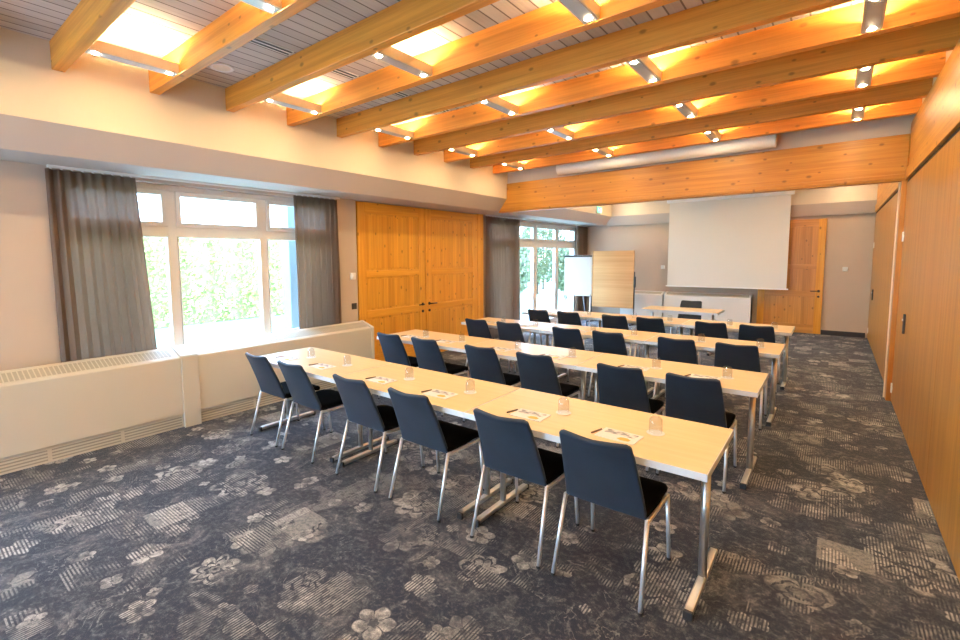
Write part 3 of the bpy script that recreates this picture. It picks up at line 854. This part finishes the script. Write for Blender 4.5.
def make_chair():
    t = thing('seminar_chair', '', 'chair')
    def back(u, v):      # u across, v up
        z = .415 + v * .422
        hw = .212 - .031 * v ** 1.2
        a = (u - .5) * 2
        y = -.150 - .165 * v ** 1.15 - .028 * (1 - a * a) * (.2 + .8 * v) + .012
        # rounded upper corners
        zz = z - (max(0, abs(a) - .82) / .18) ** 2 * .012 * (v > .85) - .012 * (1 - abs(a)) * v ** 6
        return (a * hw, y, zz)
    sheet(back, 16, 12, .026, 'backrest', 'navy', t)
    def seat(u, v):      # v front-back
        a = (u - .5) * 2
        y = -.155 + v * .405
        hw = .212 + .010 * math.sin(PI * v) - .012 * (v > .93)
        z = .437 + .010 * v - .012 * math.sin(PI * v) * (1 - a * a) - .02 * max(0, v - .8) / .2 - .006 * (abs(a) > .9)
        return (a * hw, y, z)
    sheet(seat, 12, 12, .042, 'seat', 'seatblack', t)
    for s in (-1, 1):
        # rear legs slope out backwards, front legs near vertical
        m = MB(); m.tube((s * .215, -.145, .415), (s * .228, -.262, .012), .0115, .0105, n=12); q = m.build('leg', 'steel', t, smooth=True)
        m = MB(); m.tube((s * .228, -.262, 0), (s * .228, -.262, .014), .0125, n=12); m.build('glide', 'black_plastic', q)
        m = MB(); m.tube((s * .215, .215, .402), (s * .222, .262, .012), .0115, .0105, n=12); q = m.build('leg', 'steel', t, smooth=True)
        m = MB(); m.tube((s * .222, .262, 0), (s * .222, .262, .014), .0125, n=12); m.build('glide', 'black_plastic', q)
        m = MB(); m.path([(s * .215, -.147, .412), (s * .216, -.12, .405), (s * .216, .19, .399), (s * .215, .216, .398)], .0115); m.build('side_rail', 'steel', t, smooth=True)
    m = MB(); m.path([(-.21, -.10, .400), (.21, -.10, .400)], .010); m.build('cross_bar', 'steel', t, smooth=True)
    return t
cx_rows = [(-4.09, -3.53, -2.745, -2.135, -1.41, -.865), (-3.99, -3.43, -2.68, -2.075, -1.30, -.765),
           (-3.91, -3.37, -2.53, -2.01, -1.27, -.715), (-3.785, -3.245, -2.51, -2.0, -1.23, -.72)]
cy_rows = [2.45, 4.015, 5.63, 7.20]
chair = make_chair(); first = True
rnd = random.Random(3)
for r in range(4):
    for i, x in enumerate(cx_rows[r]):
        lab = 'dark navy chair, %s from the left at the %s table row' % (ORD[i], rown[r])
        g = 'dark navy chairs at the table rows'
        rz = 0
        if first: o = chair; o.location = (x, cy_rows[r], 0); o['label'] = lab; o['group'] = g; first = False
        else: o = dup(chair, (x, cy_rows[r], 0), rz, lab, g)
dup(chair, (-2.115, 9.66, 0), PI, 'dark chair facing the room behind the separate speaker table', 'chair behind the speaker table')

# ---------------------------------------------------------------- glasses, coasters, note sheets, pens
def make_glass():
    t = thing('water_glass', '', 'glass')
    # upturned tumbler, rim down
    prof = [(.0335, 0), (.0345, .002), (.0350, .045), (.0325, .078), (.022, .0905), (0, .0925), (0, .087), (.021, .085), (.0305, .075), (.0330, .045), (.0325, .002), (.0335, 0)]
    MB().lathe(prof, n=24).build('tumbler', 'tumbler', t, smooth=True)
    return t
def make_pad():
    t = thing('note_sheet', '', 'note sheet')
    MB().box(-.105, .105, -.074, .074, 0, .004).build('paper', 'paper', t)
    m, nt, b = base('printed_photo', (.4, .4, .4), .6)
    v = coords(nt); n = noise(nt, v, 28, 3); nt.links.new(mixc(nt, n.ramp(.35, .65), (.72, .70, .68), (.22, .22, .24)), b.inputs['Base Color'])
    o = MB().box(-.085, .085, .005, .060, .004, .0046).build('printed_picture', m, t); o['label'] = 'grey printed picture'
    o = MB().prism([(.005, -.045), (.03, -.058), (.07, -.052), (.075, -.030), (.05, -.012), (.018, -.018)], 'z', .004, .0048).build('printed_patch', M['amber'], t); o['label'] = 'amber printed patch'
    return t
M['amber'] = plain('amber_print', (.72, .40, .07), .6, var=.25, nscale=60)
M['pen'] = plain('brown_pen', (.16, .09, .05), .4)
gl = make_glass(); co = None; pd = make_pad(); pe = None
first = True
for r in range(4):
    for i, x in enumerate(cx_rows[r]):
        z = .741
        gx, gy = x + .15, cy_rows[r] + .19 + (.0 if r else .0)
        px_, py_ = x + .01, cy_rows[r] + .02 + (.06 if r else 0)
        where = '%s from the left on the %s table row' % (ORD[i], rown[r])
        if co is None:
            co = MB().lathe([(0, 0), (.046, 0), (.047, .0012), (.047, .0022), (0, .0022)], n=28).build('coaster', 'paper', loc=(gx, gy, z))
            c = co
        else: c = co.copy(); COL.objects.link(c); c.location = (gx, gy, z)
        tag(c, 'round white paper coaster, %s' % where, 'coaster', 'white coasters under the glasses')
        if first: o = gl; o.location = (gx, gy, z + .0023)
        else: o = dup(gl, (gx, gy, z + .0023), 0, '')
        o['label'] = 'upturned water glass, %s' % where; o['group'] = 'upturned water glasses'
        rz = math.radians(rnd.uniform(-4, 4))
        if first: o = pd; o.location = (px_, py_, z); o.rotation_euler = (0, 0, rz)
        else: o = dup(pd, (px_, py_, z), rz, '')
        o['label'] = 'white printed note sheet, %s' % where; o['group'] = 'printed note sheets'
        if pe is None:
            pe = thing('pen', '', 'pen', (px_ - .118, py_ + .0, z + .0055))
            MB().tube((0, -.055, 0), (0, .035, 0), .0052, n=10).build('barrel', 'pen', pe, smooth=True)
            MB().tube((0, .035, 0), (0, .048, 0), .0052, .001, n=10).build('tip', 'steel', pe, smooth=True)
            o = pe; o.rotation_euler = (0, 0, -.25)
        else: o = dup(pe, (px_ - .118, py_, z + .0055), -.25, '')
        o['label'] = 'brown pen, %s' % where; o['group'] = 'pens beside the note sheets'
        first = False

# ---------------------------------------------------------------- outside
m = MB(); m.box(-60, XWO, -40, 60, -.2, -.12)
struct('lawn', m, 'grass', 'bright lawn outside the windows', 'lawn')
m = MB(); m.box(-7.2, XWO, -4, 16, -.12, -.05)
struct('terrace', m, 'stone', 'pale paving along the outside of the windows', 'terrace')
def leafcards(n, fn, size, mat, name, parent=None, seed=1):
    rnd = random.Random(seed); vs, fs = [], []
    for i in range(n):
        p = Vector(fn(rnd)); s = size * rnd.uniform(.5, 1.3)
        d = Vector((rnd.gauss(0, 1), rnd.gauss(0, 1), rnd.gauss(0, 1))).normalized(); u = d.orthogonal().normalized(); w = d.cross(u)
        k = len(vs)
        vs += [p - u * s * .5, p + w * s * .28, p + u * s * .5, p - w * s * .28 + d * s * .08]
        fs.append((k, k+1, k+2, k+3))
    me = bpy.data.meshes.new(name); me.from_pydata([tuple(v) for v in vs], [], fs); me.materials.append(M[mat])
    o = bpy.data.objects.new(name, me); COL.objects.link(o)
    if parent: o.parent = parent
    return o
t = thing('hedge', 'tall yellow-green clipped hedge beyond the lawn', 'hedge', (-14.2, 7, -.12))
m = MB(); m.box(-.45, .25, -9, 8, 0, 2.55); m.build('hedge_core', 'hedge_core', t)
def hf(r):
    y = r.uniform(-9, 8); return (.3 + .10 * math.sin(y * 7.5) + r.gauss(0, .07), y, r.uniform(0, 2.62) + .06 * math.sin(y * 7.5))
o = leafcards(16000, hf, .13, 'hedge_leaf', 'foliage', t, 2); o['kind'] = 'stuff'
sp = [(-9.6, 15.6, 2.6, 1.2), (-11.2, 17.4, 3.4, 1.5), (-9.0, 18.9, 2.3, 1.1), (-11.2, 20.4, 4.0, 1.8), (-9.6, 21.6, 2.8, 1.4), (-12.6, 23.6, 4.6, 2.1), (-10.2, 24.6, 3.2, 1.6)]
sl = ['nearest leafy green shrub outside the far window', 'second leafy shrub outside the far window', 'low rounded shrub outside the far window', 'taller leafy tree outside the far window', 'rounded shrub right of the taller tree outside', 'tallest tree far outside the far window', 'farthest leafy shrub outside the far window']
for i, (x, y, h, w) in enumerate(sp):
    t = thing('shrub', sl[i], 'shrub', (x, y, -.12), 0, 'shrubs outside the far window')
    m = MB(); m.tube((0, 0, 0), (0, 0, h * .7), .07, .03, n=8); m.build('stem', 'bark', t)
    def sf(r, h=h, w=w):
        a = r.uniform(0, 2*PI); e = r.uniform(-1, 1); q = r.uniform(.55, 1.0)
        return (w * .62 * q * math.cos(a) * math.sqrt(1 - e*e), w * .62 * q * math.sin(a) * math.sqrt(1 - e*e), h * .55 + h * .45 * q * e)
    o = leafcards(3200, sf, .17, 'shrub_leaf', 'foliage', t, 10 + i); o['kind'] = 'stuff'
m = MB(); m.box(-6.30, -6.10, 3.78, 3.96, -.05, 3.2)
tag(m.build('outdoor_post', 'pole', bevel=.01), 'pale blue-grey post standing outside the near window', 'post')

# ---------------------------------------------------------------- world & light
w = bpy.data.worlds.new('World'); SC.world = w; w.use_nodes = True
nt = w.node_tree; bg = nt.nodes['Background']
tc = nt.nodes.new('ShaderNodeTexCoord'); xyz = sep(nt, tc.outputs['Generated'])
up = xyz[2].ramp(-.1, .9)
c = mixc(nt, up, (.52, .73, 1.0), (.33, .58, 1.0))
nt.links.new(c, bg.inputs['Color']); bg.inputs['Strength'].default_value = 10.0
def portal(y0, y1, z0, z1):
    l = bpy.data.lights.new('window_portal', 'AREA'); l.shape = 'RECTANGLE'; l.size = y1 - y0; l.size_y = z1 - z0
    l.cycles.is_portal = True
    o = bpy.data.objects.new('window_portal', l); COL.objects.link(o)
    o.location = (-5.64, (y0 + y1) / 2, (z0 + z1) / 2)
    o.rotation_euler = Matrix(((0, 0, -1), (1, 0, 0), (0, -1, 0))).to_euler() if False else (0, -PI/2, 0)
    l.size, l.size_y = z1 - z0, y1 - y0
pf = bpy.data.lights.new('window_portal', 'AREA'); pf.shape = 'RECTANGLE'; pf.size = WX1 - WX0; pf.size_y = 2.46; pf.cycles.is_portal = True
pfo = bpy.data.objects.new('window_portal', pf); COL.objects.link(pfo); pfo.location = ((WX0 + WX1) / 2, YF - .17, 1.27); pfo.rotation_euler = (PI/2, 0, PI)
portal(*W0); portal(*W1); portal(*W2)

# ---------------------------------------------------------------- camera
cam = bpy.data.cameras.new('Camera'); co_ = bpy.data.objects.new('Camera', cam); COL.objects.link(co_); SC.camera = co_
pi_, ya, ro = (math.radians(v) for v in (5.04, 39.423, -.4776))
F = Vector((-math.sin(ya) * math.cos(pi_), math.cos(ya) * math.cos(pi_), -math.sin(pi_)))
R = Vector((math.cos(ya), math.sin(ya), 0)); U = R.cross(F)
R2 = R * math.cos(ro) + U * math.sin(ro); U2 = -R * math.sin(ro) + U * math.cos(ro)
mat = Matrix((R2, U2, -F)).transposed().to_4x4(); mat.translation = Vector((0, 0, 1.71))
co_.matrix_world = mat
cam.sensor_width = 36.0; cam.sensor_fit = 'HORIZONTAL'; cam.lens = 36.0 * 468.0 / 960.0
cam.shift_x = 30.36 / 960.0; cam.shift_y = -21.27 / 960.0
cam.clip_start = .05; cam.clip_end = 200
